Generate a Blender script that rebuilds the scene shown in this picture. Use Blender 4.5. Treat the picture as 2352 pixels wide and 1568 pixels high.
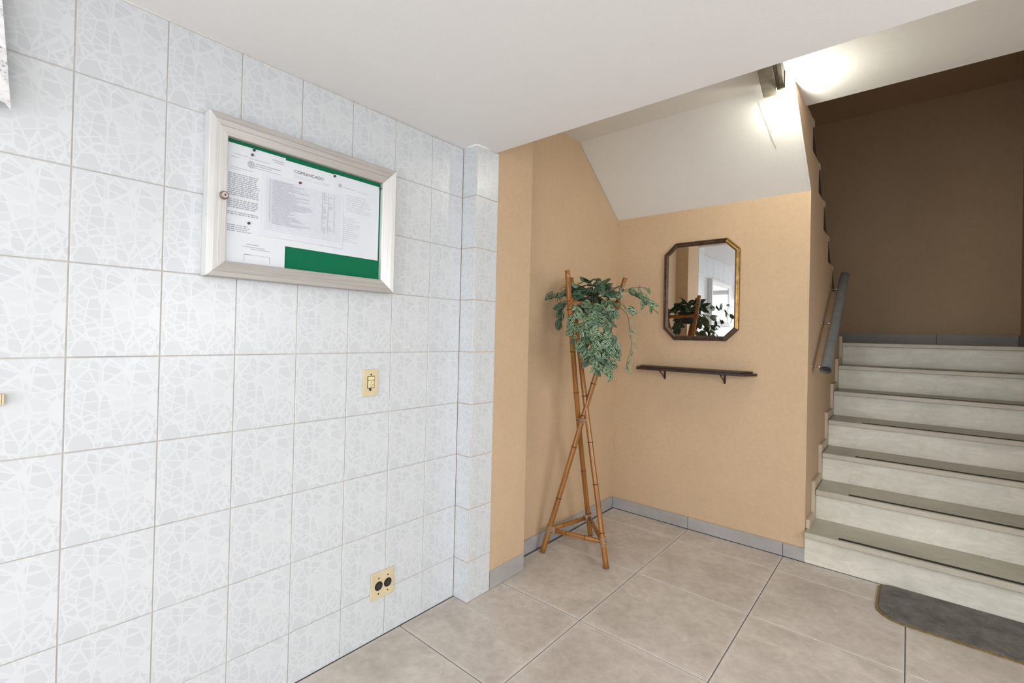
import bpy, bmesh, math, random
from mathutils import Vector, Matrix, noise
random.seed(7)
for o in list(bpy.data.objects): bpy.data.objects.remove(o)
S = bpy.context.scene
COL = S.collection

# ---------------------------------------------------------------- camera
fw = Vector((-0.642, 0.767, 0.0067)); yaw, pitch, roll = -0.69727, 0.0066974, 0.0233459
fw = Vector((math.sin(yaw)*math.cos(pitch), math.cos(yaw)*math.cos(pitch), math.sin(pitch)))
r0 = Vector((math.cos(yaw), -math.sin(yaw), 0)); u0 = r0.cross(fw)
rt = math.cos(roll)*r0 + math.sin(roll)*u0; up = -math.sin(roll)*r0 + math.cos(roll)*u0
cd = bpy.data.cameras.new('camera'); cam = bpy.data.objects.new('camera', cd); COL.objects.link(cam)
M = Matrix.Identity(4)
for i in range(3):
    M[i][0] = rt[i]; M[i][1] = up[i]; M[i][2] = -fw[i]
M[0][3], M[1][3], M[2][3] = 1.6876, 0.0, 1.2757
cam.matrix_world = M
cd.sensor_width = 36; cd.sensor_fit = 'HORIZONTAL'; cd.lens = 1069.613/2352*36
cd.shift_x = -17.813/2352; cd.shift_y = -21.452/2352
cd.clip_start = 0.02
S.camera = cam

# ---------------------------------------------------------------- light and exposure
S.view_settings.view_transform = 'Standard'; S.view_settings.look = 'None'
S.view_settings.gamma = 1.0; S.view_settings.use_curve_mapping = False
S.view_settings.exposure = 0.06
W = bpy.data.worlds.new('daylight'); S.world = W; W.use_nodes = True
W.node_tree.nodes['Background'].inputs[0].default_value = (0.93, 0.96, 1.0, 1)
W.node_tree.nodes['Background'].inputs[1].default_value = 1.2

def area(name, loc, target, sx, sy, watts, col, spread=180.0):
    l = bpy.data.lights.new(name, 'AREA'); l.shape = 'RECTANGLE'; l.size = sx; l.size_y = sy
    l.energy = watts; l.color = col; l.spread = math.radians(spread)
    o = bpy.data.objects.new(name, l); COL.objects.link(o); o.location = loc
    o.rotation_euler = (Vector(target)-Vector(loc)).to_track_quat('-Z', 'Y').to_euler()
    return o
# daylight through the glazed entrance behind the camera
area('entrance_daylight', (1.7, -2.55, 1.1), (1.5, 2, 1.1), 2.6, 2.0, 46, (0.93, 0.965, 1.0))
# ceiling lamp over the photographer
area('ceiling_lamp_light', (1.75, 0.10, 2.115), (1.75, 0.10, 0), 0.5, 0.5, 2.5, (0.97, 0.98, 1.0))
area('second_fill_light', (2.75, -1.0, 2.115), (2.75, -1.0, 0), 0.5, 0.5, 42, (0.97, 0.98, 1.0))  # added unseen fill lamp to lift the floor brightness
area('side_fill_light', (3.36, 1.5, 1.15), (0, 2.0, -0.1), 1.4, 1.3, 28, (0.95, 0.97, 1.0), 140)  # added fill from the right to brighten alcove and pilaster; no window modelled
# fluorescent lamp end in the recess by the stairs
pl = bpy.data.lights.new('stair_lamp_light', 'POINT'); pl.energy = 13.0; pl.color = (1.0, 0.985, 0.84); pl.shadow_soft_size = 0.02
po = bpy.data.objects.new('stair_lamp_light', pl); COL.objects.link(po); po.location = (1.203, 2.605, 2.497)

# ---------------------------------------------------------------- material helpers
def newmat(name):
    m = bpy.data.materials.new(name); m.use_nodes = True
    nt = m.node_tree; b = nt.nodes['Principled BSDF']
    return m, nt, b
def nd(nt, typ, **kw):
    n = nt.nodes.new(typ)
    for k, v in kw.items():
        if k in n.inputs.keys() if isinstance(k, str) else False: n.inputs[k].default_value = v
        else: setattr(n, k, v)
    return n
def ramp(nt, src, stops):
    r = nt.nodes.new('ShaderNodeValToRGB'); e = r.color_ramp.elements
    while len(e) < len(stops): e.new(0.5)
    for i, (p, c) in enumerate(stops):
        e[i].position = p; e[i].color = (*c, 1) if len(c) == 3 else c
    nt.links.new(src, r.inputs[0]); return r
def mixc(nt, fac, a, b, mode='MIX'):
    m = nt.nodes.new('ShaderNodeMix'); m.data_type = 'RGBA'; m.blend_type = mode
    for i, s in ((0, fac), (6, a), (7, b)):
        if hasattr(s, 'is_output') or isinstance(s, bpy.types.NodeSocket): nt.links.new(s, m.inputs[i])
        elif isinstance(s, (int, float)): m.inputs[i].default_value = s
        else: m.inputs[i].default_value = (*s, 1)
    return m.outputs[2]
def coord(nt, kind='Object', scale=(1, 1, 1), rand=0.0):
    tc = nt.nodes.new('ShaderNodeTexCoord'); mp = nt.nodes.new('ShaderNodeMapping')
    mp.inputs['Scale'].default_value = scale
    nt.links.new(tc.outputs[kind], mp.inputs['Vector'])
    if rand:
        oi = nt.nodes.new('ShaderNodeObjectInfo'); mu = nt.nodes.new('ShaderNodeVectorMath'); mu.operation = 'SCALE'
        cb = nt.nodes.new('ShaderNodeCombineXYZ')
        for i in range(3): nt.links.new(oi.outputs['Random'], cb.inputs[i])
        mu.inputs['Scale'].default_value = rand
        nt.links.new(cb.outputs[0], mu.inputs[0]); nt.links.new(mu.outputs[0], mp.inputs['Location'])
    return mp.outputs[0]
def bump(nt, b, src, strength, dist=0.002):
    n = nt.nodes.new('ShaderNodeBump'); n.inputs['Strength'].default_value = strength; n.inputs['Distance'].default_value = dist
    nt.links.new(src, n.inputs['Height']); nt.links.new(n.outputs[0], b.inputs['Normal'])
def noise_n(nt, vec, scale, detail=4, rough=0.55, dist=0.0):
    n = nt.nodes.new('ShaderNodeTexNoise'); n.inputs['Scale'].default_value = scale
    n.inputs['Detail'].default_value = detail; n.inputs['Roughness'].default_value = rough; n.inputs['Distortion'].default_value = dist
    nt.links.new(vec, n.inputs['Vector']); return n.outputs['Fac']
def simple(name, col, rough=0.5, metal=0.0, var=0.06, scale=30, bmp=0.0, rand=3.0, spec=None):
    m, nt, b = newmat(name)
    v = coord(nt, 'Object', rand=rand)
    f = noise_n(nt, v, scale)
    lo = tuple(c*(1-var) for c in col); hi = tuple(min(1, c*(1+var)) for c in col)
    r = ramp(nt, f, [(0.3, lo), (0.7, hi)]); nt.links.new(r.outputs[0], b.inputs['Base Color'])
    b.inputs['Roughness'].default_value = rough; b.inputs['Metallic'].default_value = metal
    if spec is not None: b.inputs['Specular IOR Level'].default_value = spec
    if bmp: bump(nt, b, f, bmp)
    return m

def m_wall_paint(name, col, var=0.05, grain=0.7):
    m, nt, b = newmat(name); v = coord(nt, 'Object')
    big = noise_n(nt, v, 1.6, 5, 0.6); fine = noise_n(nt, v, 160, 3, 0.6)
    sp = noise_n(nt, v, 14, 6, 0.7)
    c = ramp(nt, big, [(0.3, tuple(x*(1-var) for x in col)), (0.7, tuple(min(1, x*(1+var)) for x in col))]).outputs[0]
    spot = ramp(nt, sp, [(0.69, (1, 1, 1)), (0.78, (0.9, 0.88, 0.85))]).outputs[0]
    c = mixc(nt, 1.0, c, spot, 'MULTIPLY')
    c = mixc(nt, grain, c, ramp(nt, noise_n(nt, v, 45, 6, 0.75), [(0.3, (0.88, 0.87, 0.86)), (0.7, (1.05, 1.05, 1.05))]).outputs[0], 'MULTIPLY')
    nt.links.new(c, b.inputs['Base Color']); b.inputs['Roughness'].default_value = 0.75; b.inputs['Specular IOR Level'].default_value = 0.25
    bump(nt, b, fine, 0.35, 0.0015)
    return m
M_beige = m_wall_paint('beige_wall_paint', (0.59, 0.43, 0.28))
M_white = m_wall_paint('white_ceiling_paint', (0.83, 0.825, 0.825), 0.01, 0.08)
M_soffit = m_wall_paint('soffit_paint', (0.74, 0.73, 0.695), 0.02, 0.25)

def m_wall_tile():
    m, nt, b = newmat('glazed_patterned_tile')
    base = (0.655, 0.680, 0.705); cell = (0.572, 0.600, 0.626); cellb = (0.602, 0.628, 0.653)
    vo = coord(nt, 'Object'); sv = nt.nodes.new('ShaderNodeSeparateXYZ'); nt.links.new(vo, sv.inputs[0])
    av = nt.nodes.new('ShaderNodeMath'); av.operation = 'ADD'; nt.links.new(sv.outputs['X'], av.inputs[0]); nt.links.new(sv.outputs['Y'], av.inputs[1])
    cv = nt.nodes.new('ShaderNodeCombineXYZ'); nt.links.new(av.outputs[0], cv.inputs['Y']); nt.links.new(sv.outputs['Z'], cv.inputs['Z']); v = cv.outputs[0]
    def vor(scale, off, metric='EUCLIDEAN', sc=(1, 1, 1)):
        mp = nt.nodes.new('ShaderNodeMapping'); mp.inputs['Location'].default_value = off; mp.inputs['Scale'].default_value = sc
        mp.inputs['Rotation'].default_value = (off[0], 0, 0)
        nt.links.new(v, mp.inputs['Vector'])
        e = nt.nodes.new('ShaderNodeTexVoronoi'); e.feature = 'DISTANCE_TO_EDGE'; e.inputs['Scale'].default_value = scale
        f = nt.nodes.new('ShaderNodeTexVoronoi'); f.feature = 'F1'; f.inputs['Scale'].default_value = scale
        nt.links.new(mp.outputs[0], e.inputs['Vector']); nt.links.new(mp.outputs[0], f.inputs['Vector'])
        return e.outputs['Distance'], f.outputs['Color']
    e1, c1 = vor(25, (0.35, 1.3, 4.2), sc=(1, 1.25, 0.62)); e2, c2 = vor(21, (-0.5, 5.1, 2.2), sc=(1, 0.6, 1.35))
    bwn = nt.nodes.new('ShaderNodeRGBToBW'); nt.links.new(c1, bwn.inputs[0])
    tone = ramp(nt, bwn.outputs[0], [(0.25, cell), (0.75, cellb)]).outputs[0]
    bw2 = nt.nodes.new('ShaderNodeRGBToBW'); nt.links.new(c2, bw2.inputs[0])
    keep = ramp(nt, bw2.outputs[0], [(0.30, (0.55, 0.55, 0.55)), (0.42, (1, 1, 1))]).outputs[0]
    l1 = ramp(nt, e1, [(0.035, (0, 0, 0)), (0.065, (1, 1, 1))]).outputs[0]
    l2 = ramp(nt, e2, [(0.025, (0, 0, 0)), (0.050, (1, 1, 1))]).outputs[0]
    k = mixc(nt, 1.0, l1, l2, 'MULTIPLY'); k = mixc(nt, 1.0, k, keep, 'MULTIPLY')
    # two fine upright white lines per tile
    sx = nt.nodes.new('ShaderNodeSeparateXYZ'); nt.links.new(v, sx.inputs[0])
    w = nt.nodes.new('ShaderNodeMath'); w.operation = 'PINGPONG'; w.inputs[1].default_value = 0.033
    nt.links.new(sx.outputs['Y'], w.inputs[0])
    ln = ramp(nt, w.outputs[0], [(0.0010, (0.3, 0.3, 0.3)), (0.0020, (1, 1, 1))]).outputs[0]
    k = mixc(nt, 1.0, k, ln, 'MULTIPLY')
    c = mixc(nt, k, base, tone)
    nt.links.new(c, b.inputs['Base Color'])
    b.inputs['Roughness'].default_value = 0.28; b.inputs['Specular IOR Level'].default_value = 0.45
    wv = coord(nt, 'Generated', rand=5.0)
    bump(nt, b, noise_n(nt, wv, 3.0, 2), 0.25, 0.004)
    return m
M_tile = m_wall_tile()
M_grout = simple('tile_grout', (0.50, 0.46, 0.42), 0.9, var=0.15, scale=8)

def m_floor_tile():
    m, nt, b = newmat('beige_stone_floor_tile')
    v = coord(nt, 'Object', rand=9.0)
    a = noise_n(nt, v, 3.2, 8, 0.62, 0.6); f = noise_n(nt, v, 26, 6, 0.65, 0.4)
    c = ramp(nt, a, [(0.30, (0.45, 0.40, 0.35)), (0.52, (0.56, 0.505, 0.45)), (0.75, (0.65, 0.60, 0.54))]).outputs[0]
    c2 = ramp(nt, f, [(0.33, (0.80, 0.79, 0.77)), (0.66, (1.06, 1.06, 1.06))]).outputs[0]
    c = mixc(nt, 0.8, c, c2, 'MULTIPLY')
    # chalky haze left along the joints
    g = nt.nodes.new('ShaderNodeTexCoord'); sx = nt.nodes.new('ShaderNodeSeparateXYZ'); nt.links.new(g.outputs['Generated'], sx.inputs[0])
    def edge(s):
        p = nt.nodes.new('ShaderNodeMath'); p.operation = 'SUBTRACT'; nt.links.new(s, p.inputs[0]); p.inputs[1].default_value = 0.5
        q = nt.nodes.new('ShaderNodeMath'); q.operation = 'ABSOLUTE'; nt.links.new(p.outputs[0], q.inputs[0]); return q.outputs[0]
    mx = nt.nodes.new('ShaderNodeMath'); mx.operation = 'MAXIMUM'; nt.links.new(edge(sx.outputs['X']), mx.inputs[0]); nt.links.new(edge(sx.outputs['Y']), mx.inputs[1])
    ad = nt.nodes.new('ShaderNodeMath'); ad.operation = 'MULTIPLY_ADD'; nt.links.new(noise_n(nt, v, 9, 3), ad.inputs[0]); ad.inputs[1].default_value = 0.05
    nt.links.new(mx.outputs[0], ad.inputs[2])
    h = ramp(nt, ad.outputs[0], [(0.485, (0, 0, 0)), (0.53, (0.5, 0.5, 0.5))]).outputs[0]
    c = mixc(nt, h, c, (0.66, 0.62, 0.57))
    nt.links.new(c, b.inputs['Base Color']); b.inputs['Roughness'].default_value = 0.42; b.inputs['Specular IOR Level'].default_value = 0.4
    bump(nt, b, f, 0.08, 0.002)
    return m
M_floor = m_floor_tile()
M_fgrout = simple('floor_grout', (0.16, 0.15, 0.16), 0.9, var=0.2, scale=12)

def m_marble(name, lo, hi, vein, rough=0.35):
    m, nt, b = newmat(name); v = coord(nt, 'Object', rand=7.0)
    mp = nt.nodes.new('ShaderNodeMapping'); mp.inputs['Scale'].default_value = (1, 2.2, 3.2); mp.inputs['Rotation'].default_value = (0, 0.25, 0)
    nt.links.new(v, mp.inputs['Vector'])
    a = noise_n(nt, mp.outputs[0], 2.2, 8, 0.65, 0.5); g = noise_n(nt, mp.outputs[0], 4.0, 10, 0.72, 0.7)
    c = ramp(nt, a, [(0.3, lo), (0.7, hi)]).outputs[0]
    ve = ramp(nt, g, [(0.44, (0, 0, 0)), (0.5, (0.6, 0.6, 0.6)), (0.56, (0, 0, 0))]).outputs[0]
    ve = mixc(nt, 0.45, (0, 0, 0), ve)
    c = mixc(nt, ve, c, vein)
    c = mixc(nt, 0.55, c, ramp(nt, noise_n(nt, v, 5.0, 6, 0.7), [(0.35, (0.80, 0.80, 0.78)), (0.62, (1, 1, 1))]).outputs[0], 'MULTIPLY')
    nt.links.new(c, b.inputs['Base Color']); b.inputs['Roughness'].default_value = rough
    bump(nt, b, g, 0.04, 0.002); return m
M_riser = m_marble('pale_marble', (0.64, 0.61, 0.52), (0.82, 0.79, 0.70), (0.45, 0.44, 0.39))
M_tread = m_marble('worn_grey_marble', (0.40, 0.385, 0.30), (0.55, 0.525, 0.43), (0.29, 0.28, 0.235), 0.4)
M_skirt = m_marble('warm_marble_edge', (0.53, 0.43, 0.32), (0.64, 0.53, 0.40), (0.43, 0.35, 0.27), 0.45)
M_edge = m_marble('warm_grey_marble_edge', (0.47, 0.42, 0.35), (0.60, 0.545, 0.46), (0.40, 0.37, 0.31), 0.4)
M_base = m_marble('grey_stone_baseboard', (0.36, 0.345, 0.34), (0.45, 0.435, 0.43), (0.33, 0.32, 0.32), 0.45)
M_strip = simple('black_grit_strip', (0.02, 0.018, 0.016), 0.85, var=0.3, scale=400, bmp=0.3)

def m_bamboo():
    m, nt, b = newmat('varnished_bamboo')
    tc = nt.nodes.new('ShaderNodeUVMap'); tc.uv_map = 'UVMap'
    mp = nt.nodes.new('ShaderNodeMapping'); mp.inputs['Scale'].default_value = (6, 1.0, 1); nt.links.new(tc.outputs[0], mp.inputs['Vector'])
    oi = nt.nodes.new('ShaderNodeObjectInfo'); cb = nt.nodes.new('ShaderNodeCombineXYZ'); nt.links.new(oi.outputs['Random'], cb.inputs[1])
    sc = nt.nodes.new('ShaderNodeVectorMath'); sc.operation = 'SCALE'; sc.inputs['Scale'].default_value = 13; nt.links.new(cb.outputs[0], sc.inputs[0]); nt.links.new(sc.outputs[0], mp.inputs['Location'])
    a = noise_n(nt, mp.outputs[0], 4.5, 5, 0.6); fine = noise_n(nt, mp.outputs[0], 30, 4, 0.6)
    c = ramp(nt, a, [(0.33, (0.07, 0.022, 0.006)), (0.42, (0.20, 0.07, 0.012)), (0.52, (0.35, 0.14, 0.022)), (0.72, (0.46, 0.21, 0.04))]).outputs[0]
    c = mixc(nt, 0.6, c, ramp(nt, fine, [(0.35, (0.7, 0.66, 0.6)), (0.65, (1, 1, 1))]).outputs[0], 'MULTIPLY')
    nt.links.new(c, b.inputs['Base Color']); b.inputs['Roughness'].default_value = 0.3; b.inputs['Coat Weight'].default_value = 0.3
    return m
M_bamboo = m_bamboo()
M_node = simple('bamboo_node_dark', (0.09, 0.03, 0.01), 0.5, var=0.3)
M_rattan = simple('rattan_binding', (0.36, 0.24, 0.15), 0.6, var=0.25, scale=120, bmp=0.4)
M_rattan2 = simple('stained_rattan_binding', (0.33, 0.135, 0.045), 0.5, var=0.35, scale=120, bmp=0.4)
M_pot = simple('black_plastic_pot', (0.015, 0.017, 0.02), 0.4)
M_stem = simple('green_stem', (0.10, 0.15, 0.05), 0.6, var=0.2)

def m_leaf(name, dark, mid, light, freq):
    m, nt, b = newmat(name)
    uv = nt.nodes.new('ShaderNodeUVMap'); uv.uv_map = 'UVMap'
    s = nt.nodes.new('ShaderNodeSeparateXYZ'); nt.links.new(uv.outputs[0], s.inputs[0])
    ab = nt.nodes.new('ShaderNodeMath'); ab.operation = 'ABSOLUTE'; nt.links.new(s.outputs['X'], ab.inputs[0])
    # stripes run from the stalk to the tip and bow outwards, broken by slanting side veins
    sk = nt.nodes.new('ShaderNodeMath'); sk.operation = 'MULTIPLY_ADD'; nt.links.new(s.outputs['Y'], sk.inputs[0]); sk.inputs[1].default_value = -0.85
    nt.links.new(ab.outputs[0], sk.inputs[2])
    nz = noise_n(nt, uv.outputs[0], 4, 2)
    ad = nt.nodes.new('ShaderNodeMath'); ad.operation = 'MULTIPLY_ADD'; nt.links.new(nz, ad.inputs[0]); ad.inputs[1].default_value = 0.25; nt.links.new(sk.outputs[0], ad.inputs[2])
    mu = nt.nodes.new('ShaderNodeMath'); mu.operation = 'MULTIPLY'; nt.links.new(ad.outputs[0], mu.inputs[0]); mu.inputs[1].default_value = freq
    si = nt.nodes.new('ShaderNodeMath'); si.operation = 'SINE'; nt.links.new(mu.outputs[0], si.inputs[0])
    st = ramp(nt, si.outputs[0], [(0.35, (0, 0, 0)), (0.8, (1, 1, 1))]).outputs[0]
    edge = ramp(nt, ab.outputs[0], [(0.06, (0, 0, 0)), (0.14, (1, 1, 1)), (0.86, (1, 1, 1)), (0.93, (0, 0, 0))]).outputs[0]
    k = mixc(nt, 1.0, st, edge, 'MULTIPLY')
    g = mixc(nt, nz, dark, mid)
    c = mixc(nt, k, g, light)
    nt.links.new(c, b.inputs['Base Color']); b.inputs['Roughness'].default_value = 0.42
    b.inputs['Specular IOR Level'].default_value = 0.35
    return m
M_leaf = m_leaf('striped_leaf', (0.010, 0.038, 0.014), (0.022, 0.075, 0.026), (0.50, 0.61, 0.40), 18)
M_leafshade = m_leaf('shaded_leaf', (0.015, 0.045, 0.025), (0.035, 0.085, 0.05), (0.20, 0.30, 0.20), 15)  # darker copy of the leaf; the crown's shade is painted into its colour
M_leafp = m_leaf('pale_leaf', (0.20, 0.23, 0.12), (0.28, 0.29, 0.17), (0.45, 0.44, 0.33), 17)

def m_alu(name, sc3, lo, hi):
    m, nt, b = newmat(name); v = coord(nt, 'Object', scale=(1, 1, 1))
    mp = nt.nodes.new('ShaderNodeMapping'); mp.inputs['Scale'].default_value = sc3; nt.links.new(v, mp.inputs['Vector'])
    f = noise_n(nt, mp.outputs[0], 3, 3)
    c = ramp(nt, f, [(0.3, lo), (0.7, hi)]).outputs[0]
    nt.links.new(c, b.inputs['Base Color']); b.inputs['Metallic'].default_value = 0.3; b.inputs['Roughness'].default_value = 0.42
    bump(nt, b, f, 0.06, 0.001); return m
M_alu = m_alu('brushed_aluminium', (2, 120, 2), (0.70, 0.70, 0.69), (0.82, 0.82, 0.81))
M_alu_dim = m_alu('brushed_aluminium_dim_rail', (120, 2, 120), (0.40, 0.375, 0.35), (0.52, 0.495, 0.47))  # same metal as the stiles; the rails' dimmer reflection is painted into the colour
M_felt = simple('green_felt', (0.008, 0.16, 0.075), 0.95, var=0.25, scale=300, bmp=0.2, spec=0.1)
M_paper = simple('white_paper', (0.80, 0.80, 0.86), 0.8, var=0.015, scale=9)
M_paperb = simple('bluish_paper', (0.78, 0.78, 0.86), 0.8, var=0.015, scale=9)
M_ink = simple('grey_print', (0.42, 0.42, 0.50), 0.8, var=0.1)
M_inkd = simple('dark_print', (0.10, 0.09, 0.10), 0.8, var=0.1)
M_inkl = simple('faint_print', (0.56, 0.56, 0.64), 0.8, var=0.05)
M_pink = simple('red_pin_plastic', (0.22, 0.01, 0.03), 0.35)
M_pind = simple('dark_pin_plastic', (0.035, 0.06, 0.05), 0.35)
M_pinp = simple('grey_pin_plastic', (0.10, 0.09, 0.10), 0.35)
M_chrome = simple('chrome', (0.72, 0.68, 0.66), 0.2, 1.0, var=0.05)
M_copper = simple('tarnished_ring', (0.30, 0.20, 0.16), 0.3, 0.9)
M_black = simple('black_plastic', (0.012, 0.011, 0.010), 0.35)
M_cream = simple('cream_plastic', (0.66, 0.56, 0.36), 0.4, var=0.07, scale=20)
M_creaml = simple('cream_rocker', (0.78, 0.69, 0.42), 0.35, var=0.05)
M_steel = simple('galvanised_steel', (0.24, 0.25, 0.25), 0.5, 0.4, var=0.15, scale=18)
M_steel_slot = simple('dark_steel_and_slot_fill', (0.05, 0.05, 0.05), 0.6, 0.3)
M_wood = simple('dark_brown_wood', (0.035, 0.018, 0.014), 0.5, var=0.4, scale=25, bmp=0.3)
M_iron = simple('black_iron', (0.045, 0.022, 0.018), 0.55, 0.3, var=0.25)
M_frame_pale = simple('pale_frame_metal', (0.34, 0.21, 0.075), 0.3, 0.85, var=0.35, scale=35, bmp=0.15)  # lighter frame colour for the right-hand and upper right lengths
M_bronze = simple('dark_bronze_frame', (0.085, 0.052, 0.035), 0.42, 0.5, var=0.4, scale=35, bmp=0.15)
m, nt, b = newmat('mirror_silver'); b.inputs['Metallic'].default_value = 1; b.inputs['Roughness'].default_value = 0.015
v_ = coord(nt, 'Object'); nt.links.new(ramp(nt, noise_n(nt, v_, 6), [(0.3, (0.80, 0.81, 0.82)), (0.7, (0.85, 0.86, 0.87))]).outputs[0], b.inputs['Base Color']); M_mirror = m
m, nt, b = newmat('clear_pane')
gl = nt.nodes.new('ShaderNodeBsdfGlossy'); gl.inputs['Roughness'].default_value = 0.03
tr = nt.nodes.new('ShaderNodeBsdfTransparent'); tr.inputs['Color'].default_value = (0.96, 0.98, 0.97, 1); mx = nt.nodes.new('ShaderNodeMixShader'); fr = nt.nodes.new('ShaderNodeFresnel'); fr.inputs[0].default_value = 1.18
nt.links.new(fr.outputs[0], mx.inputs[0]); nt.links.new(tr.outputs[0], mx.inputs[1]); nt.links.new(gl.outputs[0], mx.inputs[2])
nt.links.new(mx.outputs[0], nt.nodes['Material Output'].inputs[0]); M_glass = m
def m_mat():
    m, nt, b = newmat('grey_carpet_pile'); v = coord(nt, 'Object')
    a = noise_n(nt, v, 9, 8, 0.75); f = noise_n(nt, v, 240, 3, 0.7)
    c = ramp(nt, a, [(0.32, (0.11, 0.102, 0.097)), (0.5, (0.19, 0.176, 0.166)), (0.68, (0.26, 0.243, 0.23))]).outputs[0]
    c = mixc(nt, 0.7, c, ramp(nt, f, [(0.3, (0.6, 0.6, 0.6)), (0.7, (1.15, 1.15, 1.15))]).outputs[0], 'MULTIPLY')
    nt.links.new(c, b.inputs['Base Color']); b.inputs['Roughness'].default_value = 1; b.inputs['Specular IOR Level'].default_value = 0.05
    bump(nt, b, f, 0.8, 0.004); return m
M_mat = m_mat()
M_trimy = simple('ochre_mat_binding', (0.20, 0.145, 0.06), 0.8, var=0.3, scale=60)
M_fix = simple('olive_lamp_housing', (0.20, 0.175, 0.12), 0.6, var=0.3, scale=22)  # olive brown base with mottled tone
M_fixd = simple('lamp_housing_groove', (0.12, 0.095, 0.06), 0.6, var=0.2)
m, nt, b = newmat('lit_tube'); b.inputs['Emission Color'].default_value = (1, 0.99, 0.88, 1); b.inputs['Emission Strength'].default_value = 14; M_tube = m
m, nt, b = newmat('lit_diffuser'); b.inputs['Emission Color'].default_value = (1, 0.98, 0.95, 1); b.inputs['Emission Strength'].default_value = 3; M_diff = m
M_crack = simple('plaster_crack', (0.50, 0.48, 0.43), 0.9, var=0.1)
def m_lace():
    m, nt, b = newmat('white_lace'); v = coord(nt, 'Object')
    e = nt.nodes.new('ShaderNodeTexVoronoi'); e.feature = 'DISTANCE_TO_EDGE'; e.inputs['Scale'].default_value = 130; nt.links.new(v, e.inputs['Vector'])
    n2 = noise_n(nt, v, 45, 3)
    a = ramp(nt, e.outputs['Distance'], [(0.20, (1, 1, 1)), (0.32, (0.25, 0.25, 0.25))]).outputs[0]
    d = ramp(nt, n2, [(0.45, (0, 0, 0)), (0.52, (1, 1, 1))]).outputs[0]
    k = mixc(nt, 1.0, a, d, 'LIGHTEN')
    nt.links.new(k, b.inputs['Alpha'])
    nt.links.new(ramp(nt, n2, [(0.3, (0.62, 0.62, 0.64)), (0.6, (0.86, 0.86, 0.87))]).outputs[0], b.inputs['Base Color'])
    b.inputs['Roughness'].default_value = 0.9; return m
M_lace = m_lace()

# ---------------------------------------------------------------- geometry helpers
def tag(o, label=None, cat=None, group=None, kind=None):
    if label: o['label'] = label
    if cat: o['category'] = cat
    if group: o['group'] = group
    if kind: o['kind'] = kind
    return o
def empty(name, loc, label, cat, group=None):
    o = bpy.data.objects.new(name, None); COL.objects.link(o); o.location = loc; o.empty_display_size = 0.1
    return tag(o, label, cat, group)
def link(name, me, mat, parent=None, loc=None):
    o = bpy.data.objects.new(name, me); COL.objects.link(o)
    if mat is not None and not me.materials: me.materials.append(mat)
    if loc is not None: o.location = loc
    if parent is not None:
        o.parent = parent
        pw = Vector((0, 0, 0)); p = parent
        while p is not None: pw += p.location; p = p.parent
        o.location = Vector(o.location) - pw
    return o
def finish(name, bm, mat, parent=None, origin=None, smooth=False):
    """bm in world coordinates; origin = world point the object sits at"""
    bmesh.ops.recalc_face_normals(bm, faces=bm.faces[:])
    if origin is None:
        n = max(1, len(bm.verts)); origin = sum((v.co for v in bm.verts), Vector())/n
        origin = Vector((origin.x, origin.y, min(v.co.z for v in bm.verts)))
    bmesh.ops.translate(bm, vec=-Vector(origin), verts=bm.verts[:])
    me = bpy.data.meshes.new(name); bm.to_mesh(me); bm.free()
    if smooth:
        for p in me.polygons: p.use_smooth = True
    return link(name, me, mat, parent, origin)
def add_box(bm, a, b_, bev=0.0, seg=1):
    t = bmesh.new(); bmesh.ops.create_cube(t, size=1)
    c = [(a[i]+b_[i])/2 for i in range(3)]; s = [abs(b_[i]-a[i]) for i in range(3)]
    for v in t.verts: v.co = Vector([c[i]+v.co[i]*s[i] for i in range(3)])
    if bev: bmesh.ops.bevel(t, geom=t.edges[:], offset=bev, segments=seg, affect='EDGES', profile=0.5)
    merge(bm, t)
def merge(bm, t):
    me = bpy.data.meshes.new('t'); t.to_mesh(me); t.free(); bm.from_mesh(me); bpy.data.meshes.remove(me)
def box(name, a, b_, mat, parent=None, bev=0.0, seg=1, origin=None):
    bm = bmesh.new(); add_box(bm, a, b_, bev, seg); return finish(name, bm, mat, parent, origin)
def add_prism(bm, pts, axis, a, b_, bev=0.0):
    """pts 2D polygon in the two axes other than `axis`, extruded from a to b_"""
    t = bmesh.new(); o = [i for i in range(3) if i != axis]
    def mk(p, h):
        c = [0, 0, 0]; c[o[0]] = p[0]; c[o[1]] = p[1]; c[axis] = h; return t.verts.new(c)
    A = [mk(p, a) for p in pts]; B = [mk(p, b_) for p in pts]; n = len(pts)
    t.faces.new(A); t.faces.new(B[::-1])
    for i in range(n): t.faces.new((A[i], A[(i+1) % n], B[(i+1) % n], B[i]))
    bmesh.ops.recalc_face_normals(t, faces=t.faces[:])
    if bev: bmesh.ops.bevel(t, geom=t.edges[:], offset=bev, segments=1, affect='EDGES')
    merge(bm, t)
def prism(name, pts, axis, a, b_, mat, parent=None, bev=0.0):
    bm = bmesh.new(); add_prism(bm, pts, axis, a, b_, bev); return finish(name, bm, mat, parent)
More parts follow.
